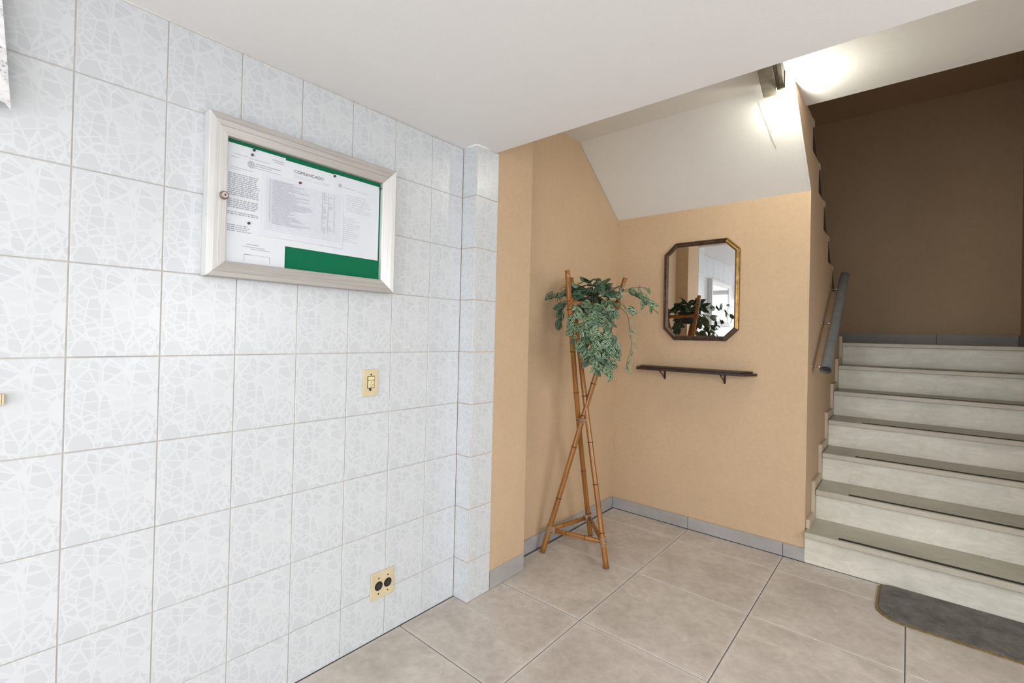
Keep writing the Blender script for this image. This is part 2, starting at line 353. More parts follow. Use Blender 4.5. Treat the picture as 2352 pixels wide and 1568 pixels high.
def add_tube(bm, pts, rad, seg=10, cap=True, uvs=True):
    pts = [Vector(p) for p in pts]; n = len(pts)
    rads = rad if isinstance(rad, (list, tuple)) else [rad]*n
    uvl = bm.loops.layers.uv.get('UVMap') or bm.loops.layers.uv.new('UVMap')
    t0 = (pts[1]-pts[0]).normalized(); ref = Vector((0, 0, 1)) if abs(t0.z) < 0.9 else Vector((1, 0, 0))
    nx = t0.cross(ref).normalized(); rings = []; L = [0.0]
    for i in range(n):
        t = (pts[min(i+1, n-1)]-pts[max(i-1, 0)]).normalized()
        nx = (nx - t*nx.dot(t)).normalized(); ny = t.cross(nx)
        rings.append([bm.verts.new(pts[i]+(nx*math.cos(2*math.pi*k/seg)+ny*math.sin(2*math.pi*k/seg))*rads[i]) for k in range(seg)])
        if i: L.append(L[-1]+(pts[i]-pts[i-1]).length)
    for i in range(n-1):
        for k in range(seg):
            f = bm.faces.new((rings[i][k], rings[i][(k+1) % seg], rings[i+1][(k+1) % seg], rings[i+1][k])); f.smooth = True
            uv = ((k/seg, L[i]), ((k+1)/seg, L[i]), ((k+1)/seg, L[i+1]), (k/seg, L[i+1]))
            for lp, q in zip(f.loops, uv): lp[uvl].uv = q
    if cap: bm.faces.new(rings[0][::-1]); bm.faces.new(rings[-1])
def tube(name, pts, rad, mat, parent=None, seg=10, cap=True):
    bm = bmesh.new(); add_tube(bm, pts, rad, seg, cap); return finish(name, bm, mat, parent)
def lathe_bm(prof, seg=24, center=(0, 0, 0)):
    bm = bmesh.new(); R = []
    for r, z in prof:
        R.append([bm.verts.new((center[0]+r*math.cos(2*math.pi*k/seg), center[1]+r*math.sin(2*math.pi*k/seg), center[2]+z)) for k in range(seg)])
    for i in range(len(R)-1):
        for k in range(seg):
            f = bm.faces.new((R[i][k], R[i][(k+1) % seg], R[i+1][(k+1) % seg], R[i+1][k])); f.smooth = True
    bm.faces.new(R[0][::-1]); bm.faces.new(R[-1]); return bm

# ---------------------------------------------------------------- measures (metres)
ZC = 2.182            # dropped ceiling
ZS = 2.57             # underside of the upper slab
YE = 1.69             # edge of the dropped ceiling
YM = 3.166            # mirror wall
XW = 1.234            # stair side of the partition wall
YB = 5.85             # back wall of the stairwell
XR = 2.42             # right wall of the stairwell
RH = 0.1825
NY = [None, 3.126, 3.393, 3.658, 3.927, 4.209, 4.480, 4.738]
TW, Y0 = 0.1985, 0.1729
XROOM, YROOM = 3.40, -2.70

# ---------------------------------------------------------------- setting: floor
fl = box('floor', (-0.25, YROOM-0.1, -0.12), (XROOM+0.1, YM+0.02, -0.003), M_fgrout, None); tag(fl, kind='structure')
FT = 0.563; xs_ = [0.001+FT*i for i in range(8)]; ys_ = [1.2459+FT*j for j in range(-8, 5)]
cache = {}
def floor_piece(x0, x1, y0, y1):
    g = 0.0022
    key = (round(x1-x0, 3), round(y1-y0, 3))
    w, d = x1-x0-2*g, y1-y0-2*g
    if key not in cache:
        bm = bmesh.new(); add_box(bm, (0, 0, -0.006), (w, d, 0.0), 0.0015)
        me = bpy.data.meshes.new('floor_tile'); bm.to_mesh(me); bm.free(); me.materials.append(M_floor); cache[key] = me
    o = link('floor_tile', cache[key], None, fl, (x0+g, y0+g, random.uniform(-0.0006, 0.0)))
XL = 0.0
for i in range(len(xs_)-1):
    for j in range(len(ys_)-1):
        x0, x1, y0, y1 = xs_[i], min(xs_[i+1], XROOM), ys_[j], min(ys_[j+1], YM-0.0145)
        if x1-x0 < 0.02 or y1-y0 < 0.02: continue
        if i == 0 and y0 < 1.9 and y1 > 1.56:
            floor_piece(x0, x1, y0, y1)
        else: floor_piece(x0, x1, y0, y1)

# ---------------------------------------------------------------- setting: walls
wl = box('wall_left', (-0.25, YROOM, 0.0), (-0.002, 1.556, ZC+0.02), M_grout); tag(wl, kind='structure')
zj = [0.0, 0.19, 0.44, 0.69, 0.94, 1.19, 1.44, 1.69, 1.94, ZC]
def wall_tile(y0, y1, z0, z1, parent, face='x', off=0.0, key0=()):
    g = 0.0013; key = (face, round(y1-y0, 3), round(z1-z0, 3), key0)
    if key not in cache:
        w, h = y1-y0-2*g, z1-z0-2*g; bm = bmesh.new()
        add_box(bm, (-0.003, 0, 0), (0.0, w, h), 0.0012)
        if z1-z0 < 0.245 and z1 > 2: pass
        me = bpy.data.meshes.new('tile'); bm.to_mesh(me); bm.free(); me.materials.append(M_tile); cache[key] = me
    j = random.uniform(-0.0004, 0.0003)
    if face == 'x': return link('tile', cache[key], None, parent, (off+j, y0+g, z0+g))
    o = link('tile', cache[key], None, parent, (y1-g, off+j, z0+g)); o.rotation_euler = (0, 0, math.pi/2) ; return o
for k in range(-11, 7):
    y0 = Y0+TW*k; y1 = min(y0+TW, 1.556)
    for r in range(9): wall_tile(y0, y1, zj[r], zj[r+1], wl, off=0.0)

pil = prism('wall_pilaster', [(-0.25, 1.558), (0.092, 1.558), (0.092, 1.981), (-0.25, 1.981)], 2, 0.0, ZS+0.02, M_beige); tag(pil, kind='structure')
for r in range(9):
    wall_tile(1.5585, 1.711, zj[r], zj[r+1], pil, off=0.094)
    # narrow return facing the camera
    g = 0.0013; bm = bmesh.new(); add_box(bm, (0.0015, 1.5555, zj[r]+g), (0.0928, 1.5585, zj[r+1]-g), 0.001)
    t_ = finish('tile', bm, M_tile, pil, origin=(0.094, 1.556, zj[r]+g))
al = box('wall_alcove', (-0.25, 1.981, 0.0), (-0.02, YB, 3.62), M_beige); tag(al, kind='structure')

# mirror wall under the upper flight
mw = box('wall_far', (-0.02, YM, 0.0), (XW-0.012, YM+0.10, 2.168), M_beige); tag(mw, kind='structure')

# partition between the flights: stepped top edge follows the upper flight
zig_y = [3.19, 3.445, 3.69, 3.935, 4.19, 4.45, 4.72]
zig_z = [2.405, 2.22, 2.03, 1.85, 1.665, 1.48]
SS = (1.10-ZS)/(4.60-2.615)     # slope of the underside of the upper flight
def zsoff(y): return ZS+(y-2.615)*SS
pts = [(YM, 0.0), (YM, zsoff(YM)+0.008), (2.615+0.011, ZS+0.0), (zig_y[0]-0.24, ZS), (zig_y[0]-0.24, 2.59), (zig_y[0], 2.59)]
for i, z in enumerate(zig_z): pts += [(zig_y[i], z), (zig_y[i+1], z)]
pts += [(4.90, 1.30), (4.90, 0.0)]
pw = prism('wall_partition', [(p[0], p[1]) for p in pts], 0, XW-0.012, XW, M_beige); tag(pw, kind='structure')

bw = box('wall_back', (-0.02, YB, 0.0), (XR+0.15, YB+0.12, 3.62), M_beige); tag(bw, kind='structure')
rw = box('wall_right', (XR, 2.9, 0.0), (XR+0.15, YB, 3.62), M_beige); tag(rw, kind='structure')
rj = box('wall_right_return', (XR+0.15, YM-0.006, 0.0), (XROOM+0.1, YM+0.1, ZC+0.5), M_beige); tag(rj, kind='structure')
rr = box('wall_right_room', (XROOM, YROOM, 0.0), (XROOM+0.1, YM-0.006, ZC+0.5), M_white); tag(rr, kind='structure')
# entrance wall behind the camera with its opening
ew = bmesh.new()
add_box(ew, (-0.25, YROOM-0.1, 0), (0.35, YROOM, ZC)); add_box(ew, (3.05, YROOM-0.1, 0), (XROOM+0.1, YROOM, ZC)); add_box(ew, (0.35, YROOM-0.1, 2.08), (3.05, YROOM, ZC))
tag(finish('wall_entrance', ew, M_white), kind='structure')

# ---------------------------------------------------------------- setting: ceilings
ce = box('ceiling', (-0.25, YROOM-0.1, ZC), (XROOM+0.1, YE, ZC+0.10), M_white); tag(ce, kind='structure')
cl_ = bmesh.new()   # pale sealant bead along the tiled wall
add_tube(cl_, [(0.001, YROOM, ZC-0.001), (0.001, 1.555, ZC-0.001)], 0.005, 6)
add_tube(cl_, [(0.001, 1.5545, ZC-0.001), (0.095, 1.5545, ZC-0.001)], 0.005, 6)
add_tube(cl_, [(0.095, 1.5545, ZC-0.001), (0.095, YE-0.001, ZC-0.001)], 0.005, 6)
tag(finish('trim_1', cl_, simple('white_sealant', (0.82, 0.81, 0.79), 0.6)), kind='structure')
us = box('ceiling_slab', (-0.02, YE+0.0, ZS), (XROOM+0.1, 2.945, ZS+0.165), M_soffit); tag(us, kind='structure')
fill = box('ceiling_step', (-0.02, YE-0.02, ZC+0.10), (XROOM+0.1, YE, ZS+0.165), M_white); tag(fill, kind='structure')
fill2 = box('ceiling_room_upper', (-0.25, YROOM-0.1, ZS), (XROOM+0.1, YE-0.02, ZS+0.165), M_white); tag(fill2, kind='structure')
uc = box('ceiling_stairwell', (-0.25, 2.80, 3.60), (XROOM+0.1, YB+0.12, 3.72), M_beige); tag(uc, kind='structure')
uf = box('wall_upper_front', (-0.25, 2.80, ZS+0.165), (XROOM+0.1, 2.90, 3.60), M_beige); tag(uf, kind='structure')

# ---------------------------------------------------------------- baseboards
def baseboard(name, cuts, fn, z0=0.0, h=0.08):
    root = None
    segs = [(cuts[i], cuts[i+1]) for i in range(len(cuts)-1)]
    a0, b0 = fn(cuts[0], cuts[-1], z0, h, True)
    root = box(name, a0, b0, M_fgrout); tag(root, kind='structure')
    for s in segs:
        a, b_ = fn(s[0]+0.0015, s[1]-0.0015, z0, h, False)
        box('baseboard_tile', a, b_, M_base, root, 0.0012)
baseboard('baseboard_left', [2.0+0.0, 2.374, 2.937, YM-0.012], lambda s, e, z, h, c: ((-0.02, s, z+0.001), (-0.015 if c else -0.008, e, z+h-(0.002 if c else 0))), h=0.082)
baseboard('baseboard_far', [-0.008, 0.558, 1.124, XW+0.004], lambda s, e, z, h, c: ((s, YM-(0.005 if c else 0.012), z+0.001), (e, YM, z+h-(0.002 if c else 0))), h=0.078)
baseboard('baseboard_pilaster', [1.7125, 1.981], lambda s, e, z, h, c: ((0.092, s, z+0.001), (0.094 if c else 0.0955, e, z+h-(0.002 if c else 0))), h=0.094)
baseboard('baseboard_back', [0.7, 1.88, XR-0.012], lambda s, e, z, h, c: ((s, YB-(0.005 if c else 0.012), z+0.001), (e, YB, z+h-(0.002 if c else 0))), z0=7*RH, h=0.097)
baseboard('baseboard_right', [4.90, 5.4, YB-0.012], lambda s, e, z, h, c: ((XR-(0.005 if c else 0.012), s, z+0.001), (XR, e, z+h-(0.002 if c else 0))), z0=7*RH, h=0.097)

# ---------------------------------------------------------------- lower staircase
st = empty('staircase', (1.84, NY[1], 0), 'marble staircase with black grip strips rising from the floor beside the mirror wall', 'staircase')
XS = XW+0.02
core = [(NY[1]+0.05, 0.0)]
for k in range(1, 8):
    y = NY[k]+0.05; core += [(y, RH*(k-1) if k > 1 else 0.001), (y, RH*k-0.031)] if k > 1 else [(y, RH*k-0.031)]
core += [(YB-0.005, 7*RH-0.031), (YB-0.005, 0.0)]
cp = []
for p in core:
    if not cp or cp[-1] != p: cp.append(p)
prism('stair_core', cp, 0, XW+0.001, XR-0.001, M_grout, st)
for k in range(1, 8):
    rs = box('riser', (XS-(0.018 if k == 1 else 0), NY[k]+0.03, RH*(k-1)+(0.0005 if k > 1 else 0)), (XR-0.002, NY[k]+0.05, RH*k-0.0305), M_riser, st)
    y1 = NY[k+1]+0.031 if k < 7 else YB-0.001
    x0 = XW+0.003 if k == 1 else XS
    td = box('tread', (x0 if k < 7 else XW+0.003, NY[k], RH*k-0.030), (XR-0.002, y1, RH*k), M_tread if k < 7 else M_tread, st, 0.003)
    box('tread_front', (x0+0.002, NY[k]-0.0012, RH*k-0.0275), (XR-0.004, NY[k]+0.001, RH*k-0.0045), M_edge, td)
    if k < 7:
        sx0 = [0, 1.398, 1.420, 1.430, 1.445, 1.45, 1.455][k]
        box('grip_strip', (sx0, NY[k]+0.020, RH*k-0.0005), (XR-0.12, NY[k]+0.043, RH*k+0.0018), M_strip, td, 0.0006)
landing_l = box('landing_slab', (-0.018, 4.905, 7*RH-0.03), (XW+0.002, YB-0.001, 7*RH), M_tread, st)
# stepped marble skirting on the partition wall
for k in range(1, 7):
    z0, z1 = RH*k+0.0005, RH*k+0.052
    y0, y1 = NY[k]+0.012, NY[k+1]-0.002
    pp = [(y0 if k > 1 else y0+0.10, z0), (NY[k+1]+0.029, z0), (NY[k+1]+0.029, z0+0.13), (y1, z0+0.13), (y1, z0+0.13)]
    poly = [(y0 if k > 1 else y0+0.04, z0), (NY[k+1]+0.029, z0), (NY[k+1]+0.029, RH*(k+1)-0.031), (NY[k+1]-0.001, RH*(k+1)-0.031), (NY[k+1]-0.001, RH*(k+1)+0.0003), (NY[k+1]+0.011, RH*(k+1)+0.0003), (NY[k+1]+0.011, RH*(k+1)+0.0003)]
    # upright leg ahead of the next riser, foot along the tread
    yl = NY[k+1]-0.018
    poly = [(y0 if k > 1 else y0+0.06, z0), (NY[k+1]+0.029, z0), (NY[k+1]+0.029, RH*(k+1)-0.031), (NY[k+1]-0.0015, RH*(k+1)-0.031), (NY[k+1]-0.0015, RH*(k+1)+0.052), (yl, RH*(k+1)+0.052), (yl, z1), (y0 if k > 1 else y0+0.06, z1)]
    prism('skirting_piece', poly, 0, XW+0.0005, XS-0.0005, M_skirt, st, 0.001)

# ---------------------------------------------------------------- upper flight over the mirror alcove
prof = [(YM, 2.168), (2.62, ZS), (2.944, ZS)]
prof2 = [(2.615, ZS-0.0), (2.95, ZS)]
for i, z in enumerate([2.37, 2.19, 2.007, 1.825, 1.642, 1.46]):
    prof2 += [(zig_y[i] if i else 3.19, (2.55 if i == 0 else [2.37, 2.19, 2.007, 1.825, 1.642, 1.46][i-1])), (zig_y[i], z)]
clean = [(2.615, ZS), (2.948, ZS), (2.948, 2.55), (3.19, 2.55)]
zs = [2.37, 2.19, 2.007, 1.825, 1.642, 1.46]
for i, z in enumerate(zs): clean += [(zig_y[i], z), (zig_y[i+1], z)]
clean += [(4.72, 1.285), (4.60, 1.10)]
clean = [(2.615, ZS), (2.948, ZS)] + [p for p in clean[3:]]
s2 = prism('upper_flight', clean, 0, -0.018, XW-0.0125, M_soffit); tag(s2, kind='structure')  # solid body of the upper stair flight, stepped above, sloping below
prism('underside_edge', [(YM-0.001, zsoff(YM-0.001)), (2.6155, ZS-0.0003), (2.6255, ZS-0.0003), (YM-0.001, zsoff(YM)+0.0075)], 0, XW-0.0122, XW-0.0004, M_soffit, s2)
for i, z in enumerate([2.59]+zig_z):
    ya = (zig_y[0]-0.24) if i == 0 else zig_y[i-1]
    yb_ = zig_y[i]+0.05
    zz = z+0.001
    box('tread', (-0.015, ya+0.0, zz-0.028), (XW-0.0135, yb_, zz), M_tread, s2, 0.002)
    # the end of each tread shows on the partition face
    box('tread_end', (XW-0.0125, zig_y[i]-0.002, zz-0.030), (XW+0.002, yb_+0.006, zz+0.004), M_skirt, s2, 0.0015)
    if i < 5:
        prism('slot_fill', [(zig_y[i]+0.001, zz-0.031), (zig_y[i]+0.052, zz-0.031), (zig_y[i]+0.20, zig_z[i]+0.012 if i < 6 else 0), (zig_y[i]+0.001, zig_z[i]+0.012)], 0, XW-0.011, XW-0.005, M_steel_slot, s2)  # near-black piece filling the slot beside each step
for nm, path, wd in (('crack', [(1.059, 2.665, 2.555), (1.070, 2.741, 2.496), (1.082, 2.791, 2.457), (1.086, 2.845, 2.415), (1.099, 2.903, 2.370)], 0.004),
                     ('crack', [(1.180, 2.635, 2.578), (1.183, 2.682, 2.542), (1.190, 2.732, 2.503), (1.193, 2.776, 2.469)], 0.003)):
    bm = bmesh.new(); rows = []
    for i, p in enumerate(path):
        y = p[1]; z = (zsoff(y) if y > 2.615 else ZS) - 0.0012
        w = wd*(0.5 if i in (0, len(path)-1) else 1.0)
        rows.append((bm.verts.new((p[0]-w, y, z)), bm.verts.new((p[0]+w, y, z))))
    for i in range(len(rows)-1): bm.faces.new((rows[i][0], rows[i][1], rows[i+1][1], rows[i+1][0]))
    finish(nm, bm, M_crack, s2)

# ---------------------------------------------------------------- handrail
hr = empty('handrail', (XW, 3.4, 1.1), 'short grey steel tube handrail bracketed to the partition wall beside the stairs', 'handrail')
xa = XW+0.075
P0 = Vector((xa, 3.27, 1.113)); P1 = Vector((xa, 4.22, 1.113+0.95*0.705))
bm = bmesh.new(); add_tube(bm, [P0, P0.lerp(P1, .5), P1], 0.029, 20, cap=False)
add_tube(bm, [P0, P0.lerp(P1, .5), P1], 0.026, 20, cap=False)
d_ = (P1-P0).normalized()
finish('rail_tube', bm, M_steel, hr)
tube('end_plug', [P0+d_*0.02, P0+d_*0.03], 0.0258, M_steel_slot, hr, 16)
for t in (0.04, 0.45, 0.84):
    c = P0.lerp(P1, t)
    br = tube('bracket', [(XW+0.004, c.y, c.z-0.012), (XW+0.04, c.y, c.z-0.012), (xa-0.02, c.y, c.z-0.012)], 0.006, M_chrome, hr, 8)
    tube('wall_plate', [(XW+0.0005, c.y, c.z-0.012), (XW+0.005, c.y, c.z-0.012)], 0.016, M_chrome, br, 14)

# ---------------------------------------------------------------- stair lamp
lp = empty('ceiling_light', (1.19, 2.3, ZS), 'olive brown box light fitting under the slab edge with a bare lit lamp end', 'light')
A0, A1 = Vector((1.247, 1.80)), Vector((1.153, 2.57)); dr = (A1-A0).normalized(); nr = Vector((dr.y, -dr.x))
def oq(w0, w1, s0, s1): return [tuple(A0+dr*s0+nr*w0), tuple(A0+dr*s1+nr*w0), tuple(A0+dr*s1+nr*w1), tuple(A0+dr*s0+nr*w1)]
Lf = (A1-A0).length
prism('housing', oq(-0.047, 0.016, 0, Lf), 2, 2.497, 2.569, M_fix, lp, 0.003)
prism('housing_groove', oq(0.017, 0.030, 0, Lf-0.06), 2, 2.505, 2.569, M_fixd, lp)
prism('side_flange', oq(0.031, 0.047, 0, Lf-0.10), 2, 2.500, 2.569, M_fix, lp)
e0 = A0+dr*(Lf-0.06)+nr*0.038; e1 = A0+dr*(Lf+0.05)+nr*0.030
tube('lamp_tube', [(e0.x, e0.y, 2.515), ((e0.x+e1.x)/2, (e0.y+e1.y)/2, 2.512), (e1.x, e1.y, 2.509)], 0.020, M_tube, lp, 16)
prism('lamp_socket', oq(0.0175, 0.052, Lf-0.078, Lf-0.062), 2, 2.49, 2.569, M_fixd, lp)

for lx, ly_, lab in ((1.75, 0.10, 'square white ceiling light over the middle of the room'), (2.75, -1.0, 'added unseen square ceiling light nearer the entrance, for fill')):  # second fitting is invented as a body for the added fill
    cl = empty('ceiling_light', (lx, ly_, ZC), lab, 'light')
    box('frame', (lx-0.29, ly_-0.29, ZC-0.04), (lx+0.29, ly_+0.29, ZC-0.0005), M_alu, cl, 0.004)
    box('diffuser', (lx-0.26, ly_-0.26, ZC-0.055), (lx+0.26, ly_+0.26, ZC-0.041), M_diff, cl, 0.003)

# ---------------------------------------------------------------- notice board
nb = empty('notice_board', (0.0, 0.82, 1.69), 'glazed notice board with aluminium frame and green felt on the tiled wall', 'notice board')
YA, YZ, ZA, ZZ = 0.468, 1.139, 1.437, 1.942
iy0, iy1, iz0, iz1 = 0.522, 1.084, 1.488, 1.881
bm = bmesh.new(); add_box(bm, (0.0012, YA+0.004, ZA+0.004), (0.018, YZ-0.004, ZZ-0.004)); finish('back_panel', bm, M_felt, nb)
# mitred profile: depth x along offset t from the outer edge to the inner edge
PR = [(0.0, 0.001), (0.0, 0.046), (0.03, 0.048), (0.28, 0.0470), (0.29, 0.0460), (0.31, 0.0460), (0.32, 0.0468), (0.55, 0.0440), (0.56, 0.0430), (0.58, 0.0430), (0.59, 0.0436), (0.97, 0.0385), (1.0, 0.0365), (1.0, 0.019)]
OC = [(YA, ZA), (YZ, ZA), (YZ, ZZ), (YA, ZZ)]; IC = [(iy0, iz0), (iy1, iz0), (iy1, iz1), (iy0, iz1)]
for k, nm in enumerate(('bottom', 'right', 'top', 'left')):
    o1, o2, i1, i2 = OC[k], OC[(k+1) % 4], IC[k], IC[(k+1) % 4]
    bm = bmesh.new(); R1, R2 = [], []
    for t, x in PR:
        R1.append(bm.verts.new((x, o1[0]+(i1[0]-o1[0])*t, o1[1]+(i1[1]-o1[1])*t)))
        R2.append(bm.verts.new((x, o2[0]+(i2[0]-o2[0])*t, o2[1]+(i2[1]-o2[1])*t)))
    n = len(PR)
    for i in range(n): bm.faces.new((R1[i], R2[i], R2[(i+1) % n], R1[(i+1) % n]))
    bm.faces.new(R1); bm.faces.new(R2[::-1])
    fo = finish('frame_rail', bm, M_alu_dim if k in (0, 2) else M_alu, nb)
bm = bmesh.new(); bm.faces.new([bm.verts.new(p) for p in ((0.034, iy0+0.0002, iz0+0.0002), (0.034, iy1-0.0002, iz0+0.0002), (0.034, iy1-0.0002, iz1-0.0002), (0.034, iy0+0.0002, iz1-0.0002))]); finish('glass_pane', bm, M_glass, nb)
def disc_x(name, x0, x1, y, z, r, mat, parent, seg=24, bev=0.0):
    bm = bmesh.new()
    add_tube(bm, [(x0, y, z), (x1-bev, y, z), (x1, y, z)] if bev else [(x0, y, z), (x1, y, z)], [r, r, r-bev] if bev else r, seg)
    for f in bm.faces:
        if len(f.verts) > 4: f.smooth = False
    return finish(name, bm, mat, parent)
ly, lz = 0.512, 1.690
lk = disc_x('lock', 0.036, 0.0520, ly, lz, 0.0125, M_copper, nb, bev=0.002)
disc_x('lock_cylinder', 0.0521, 0.0535, ly, lz, 0.0088, M_chrome, lk)
disc_x('keyhole', 0.0536, 0.0540, ly+0.001, lz, 0.0026, M_black, lk)

# papers
FX = 0.0182
def paper(name, y0, y1, z0, z1, layer, mat, label):
    x = FX+layer*0.0012
    bm = bmesh.new(); n = 8; rows = []
    for i in range(n+1):
        t = i/n; y = y0+(y1-y0)*t; c = 0.0006*math.sin(t*math.pi)+(0.0008*t*t if layer > 1 else 0)
        rows.append([bm.verts.new((x+c, y, z0)), bm.verts.new((x+c, y, z1))])
    for i in range(n): bm.faces.new((rows[i][0], rows[i+1][0], rows[i+1][1], rows[i][1]))
    r = bmesh.ops.extrude_face_region(bm, geom=bm.faces[:])
    for v in r['geom']:
        if isinstance(v, bmesh.types.BMVert): v.co.x -= 0.0002
    o = finish(name, bm, mat, None, origin=(x, y0, z0)); tag(o, label, 'paper', 'papers pinned inside the notice board'); return o, x+0.0009+(0.0008 if layer > 1 else 0)
def strips(parent, x, rects, mat, name='printed_text'):
    bm = bmesh.new()
    for (ya, yb_, za, zb) in rects:
        vs = [bm.verts.new((x, ya, za)), bm.verts.new((x, yb_, za)), bm.verts.new((x, yb_, zb)), bm.verts.new((x, ya, zb))]; bm.faces.new(vs)
    o = finish(name, bm, mat, parent); tag(o, kind='stuff'); return o
def textlines(y0, y1, z0, z1, pitch, h, gap=0.0, ragged=0.15):
    R = []; z = z1
    rnd = random.Random(int((y0+z0)*1e4))
    while z-h > z0:
        y = y0; end = y1-(y1-y0)*ragged*rnd.random()
        while y < end:
            w = rnd.uniform(0.005, 0.014); R.append((y, min(y+w, end), z-h, z)); y += w+rnd.uniform(0.0015, 0.0035)
        z -= pitch
        if gap and rnd.random() < gap: z -= pitch*1.2
    return R
def text(s, y, z, size, mat, parent, x, bold=0.0):
    cu = bpy.data.curves.new('txt', 'FONT'); cu.body = s; cu.size = size; cu.offset = bold
    o = bpy.data.objects.new('txt', cu); COL.objects.link(o)
    dg = bpy.context.evaluated_depsgraph_get(); dg.update()
    me = bpy.data.meshes.new_from_object(o.evaluated_get(dg)); bpy.data.objects.remove(o)
    for v in me.vertices: v.co = Vector((0, v.co.x, v.co.y))
    me.materials.clear()
    return link('lettering', me, mat, parent, (x, y, z))
def emblem(parent, y, z, r, x, mat):
    bm = bmesh.new()
    def ring(ra, rb, n=28):
        V = [(bm.verts.new((x, y+ra*math.cos(a), z+ra*math.sin(a))), bm.verts.new((x, y+rb*math.cos(a), z+rb*math.sin(a)))) for a in [2*math.pi*i/n for i in range(n)]]
        for i in range(n): bm.faces.new((V[i][0], V[(i+1) % n][0], V[(i+1) % n][1], V[i][1]))
    ring(r*0.52, r*0.68); ring(0.0005, r*0.26)
    for i in range(14):
        a = 2*math.pi*i/14; da = 0.12
        bm.faces.new([bm.verts.new((x, y+q*math.cos(b_), z+q*math.sin(b_))) for q, b_ in ((r*0.7, a-da), (r, a-da*0.7), (r, a+da*0.7), (r*0.7, a+da))])
    for i in range(5):
        a = math.pi/2+2*math.pi*i/5
        bm.faces.new([bm.verts.new((x, y+q*math.cos(b_), z+q*math.sin(b_))) for q, b_ in ((r*0.24, a-0.4), (r*0.5, a), (r*0.24, a+0.4))])
    return finish('emblem', bm, mat, parent)
p1, x = paper('paper_notice', 0.5205, 0.706, 1.562, 1.870, 1, M_paper, 'densely typed white letter with round emblem, leftmost sheet on the notice board')
emblem(p1, 0.596, 1.816, 0.0125, x, M_ink)
strips(p1, x, textlines(0.530, 0.625, 1.700, 1.775, 0.0062, 0.0036, 0.0)+textlines(0.530, 0.625, 1.660, 1.692, 0.0062, 0.0036)+textlines(0.530, 0.625, 1.640, 1.652, 0.0062, 0.0036)+textlines(0.530, 0.60, 1.585, 1.610, 0.0062, 0.003, 0.1), M_ink)
strips(p1, x, [(0.545, 0.585, 1.8365, 1.838), (0.590, 0.655, 1.8345, 1.836), (0.535, 0.560, 1.826, 1.8275), (0.61, 0.69, 1.8205, 1.823), (0.61, 0.66, 1.814, 1.816), (0.605, 0.69, 1.807, 1.8085), (0.66, 0.70, 1.851, 1.853), (0.67, 0.70, 1.8445, 1.8465), (0.535, 0.60, 1.793, 1.7945), (0.535, 0.57, 1.787, 1.788)], M_ink)
p2, x = paper('paper_notice', 0.706, 0.890, 1.566, 1.864, 1.0, M_paper, 'white sheet headed COMUNICADO behind the table sheet on the notice board')
text('COMUNICADO', 0.7345, 1.8285, 0.0155, M_inkd, p2, x+0.0002, 0.0)
strips(p2, x, [(0.735, 0.80, 1.8185, 1.820), (0.81, 0.865, 1.8185, 1.820), (0.735, 0.86, 1.812, 1.8132)], M_inkl)
p3, x = paper('paper_notice', 0.883, 1.078, 1.566, 1.866, 1.0, M_paperb, 'bluish white sheet of faint lines at the right end of the notice board')
emblem(p3, 0.907, 1.828, 0.008, x+0.0003, M_ink)
strips(p3, x+0.0003, textlines(0.935, 1.05, 1.720, 1.800, 0.0085, 0.0022, 0.2, 0.5)+textlines(0.925, 1.0, 1.615, 1.712, 0.0075, 0.002, 0.0, 0.5)+[(0.92, 0.97, 1.8235, 1.826), (0.98, 1.03, 1.822, 1.8235)], M_inkl)
p4, x = paper('paper_notice', 0.5215, 0.710, 1.4885, 1.572, 1.6, M_paper, 'short-cut white sheet with a small stamp box in the lower left of the notice board')
strips(p4, x+0.0004, [(0.585, 0.625, 1.5515, 1.5535), (0.575, 0.645, 1.5435, 1.545), (0.60, 0.66, 1.5375, 1.539), (0.581, 0.6005, 1.5185, 1.5195), (0.581, 0.582, 1.497, 1.5195), (0.581, 0.66, 1.5185, 1.5193), (0.6595, 0.6605, 1.497, 1.5193)], M_ink)
p5, x = paper('paper_notice', 0.631, 0.921, 1.590, 1.801, 2.4, M_paperb, 'wide white sheet with a ruled table across the middle of the notice board')
R = []; n = 30
for i in range(n+1): R.append((0.640, 0.912, 1.786-i*0.0058, 1.7866-i*0.0058))
strips(p5, x+0.0010, R, M_inkl, 'ruled_lines')
R = [(y, y+0.0009, 1.640, 1.786) for y in (0.655, 0.838, 0.860, 0.884)]
strips(p5, x+0.0010, R, M_ink, 'ruled_lines')
rl = []
rnd = random.Random(3)
for i in range(26):
    z = 1.7845-i*0.0058; rl.append((0.662, 0.662+rnd.uniform(0.05, 0.14), z-0.003, z-0.0012))
    if rnd.random() < 0.7: rl.append((0.842, 0.842+rnd.uniform(0.006, 0.014), z-0.003, z-0.0012))
    if rnd.random() < 0.5: rl.append((0.864, 0.864+rnd.uniform(0.006, 0.014), z-0.003, z-0.0012))
strips(p5, x+0.0011, rl, M_inkl)
for y, z, mt, lb, xx in ((0.603, 1.865, M_pind, 'dark green push pin, higher of the two on the left letter', 0.0205), (0.598, 1.848, M_pinp, 'dark grey push pin just above the round emblem', 0.0205),
                     (0.755, 1.797, M_pink, 'dark red push pin below the COMUNICADO heading', 0.0232), (0.593, 1.622, M_pind, 'dark push pin low on the densely typed letter', 0.0205),
                     (0.884, 1.857, M_pind, 'dark green push pin between the heading sheet and right sheet', 0.0205), (1.080, 1.860, M_pind, 'dark green push pin at the top right corner of right sheet', 0.0205)):
    bm = bmesh.new(); add_tube(bm, [(xx, y, z), (xx+0.003, y, z), (xx+0.0035, y, z), (xx+0.006, y, z)], [0.0042, 0.0040, 0.0026, 0.0036], 14)
    tag(finish('push_pin', bm, mt), lb, 'pin', 'push pins on the notice board')

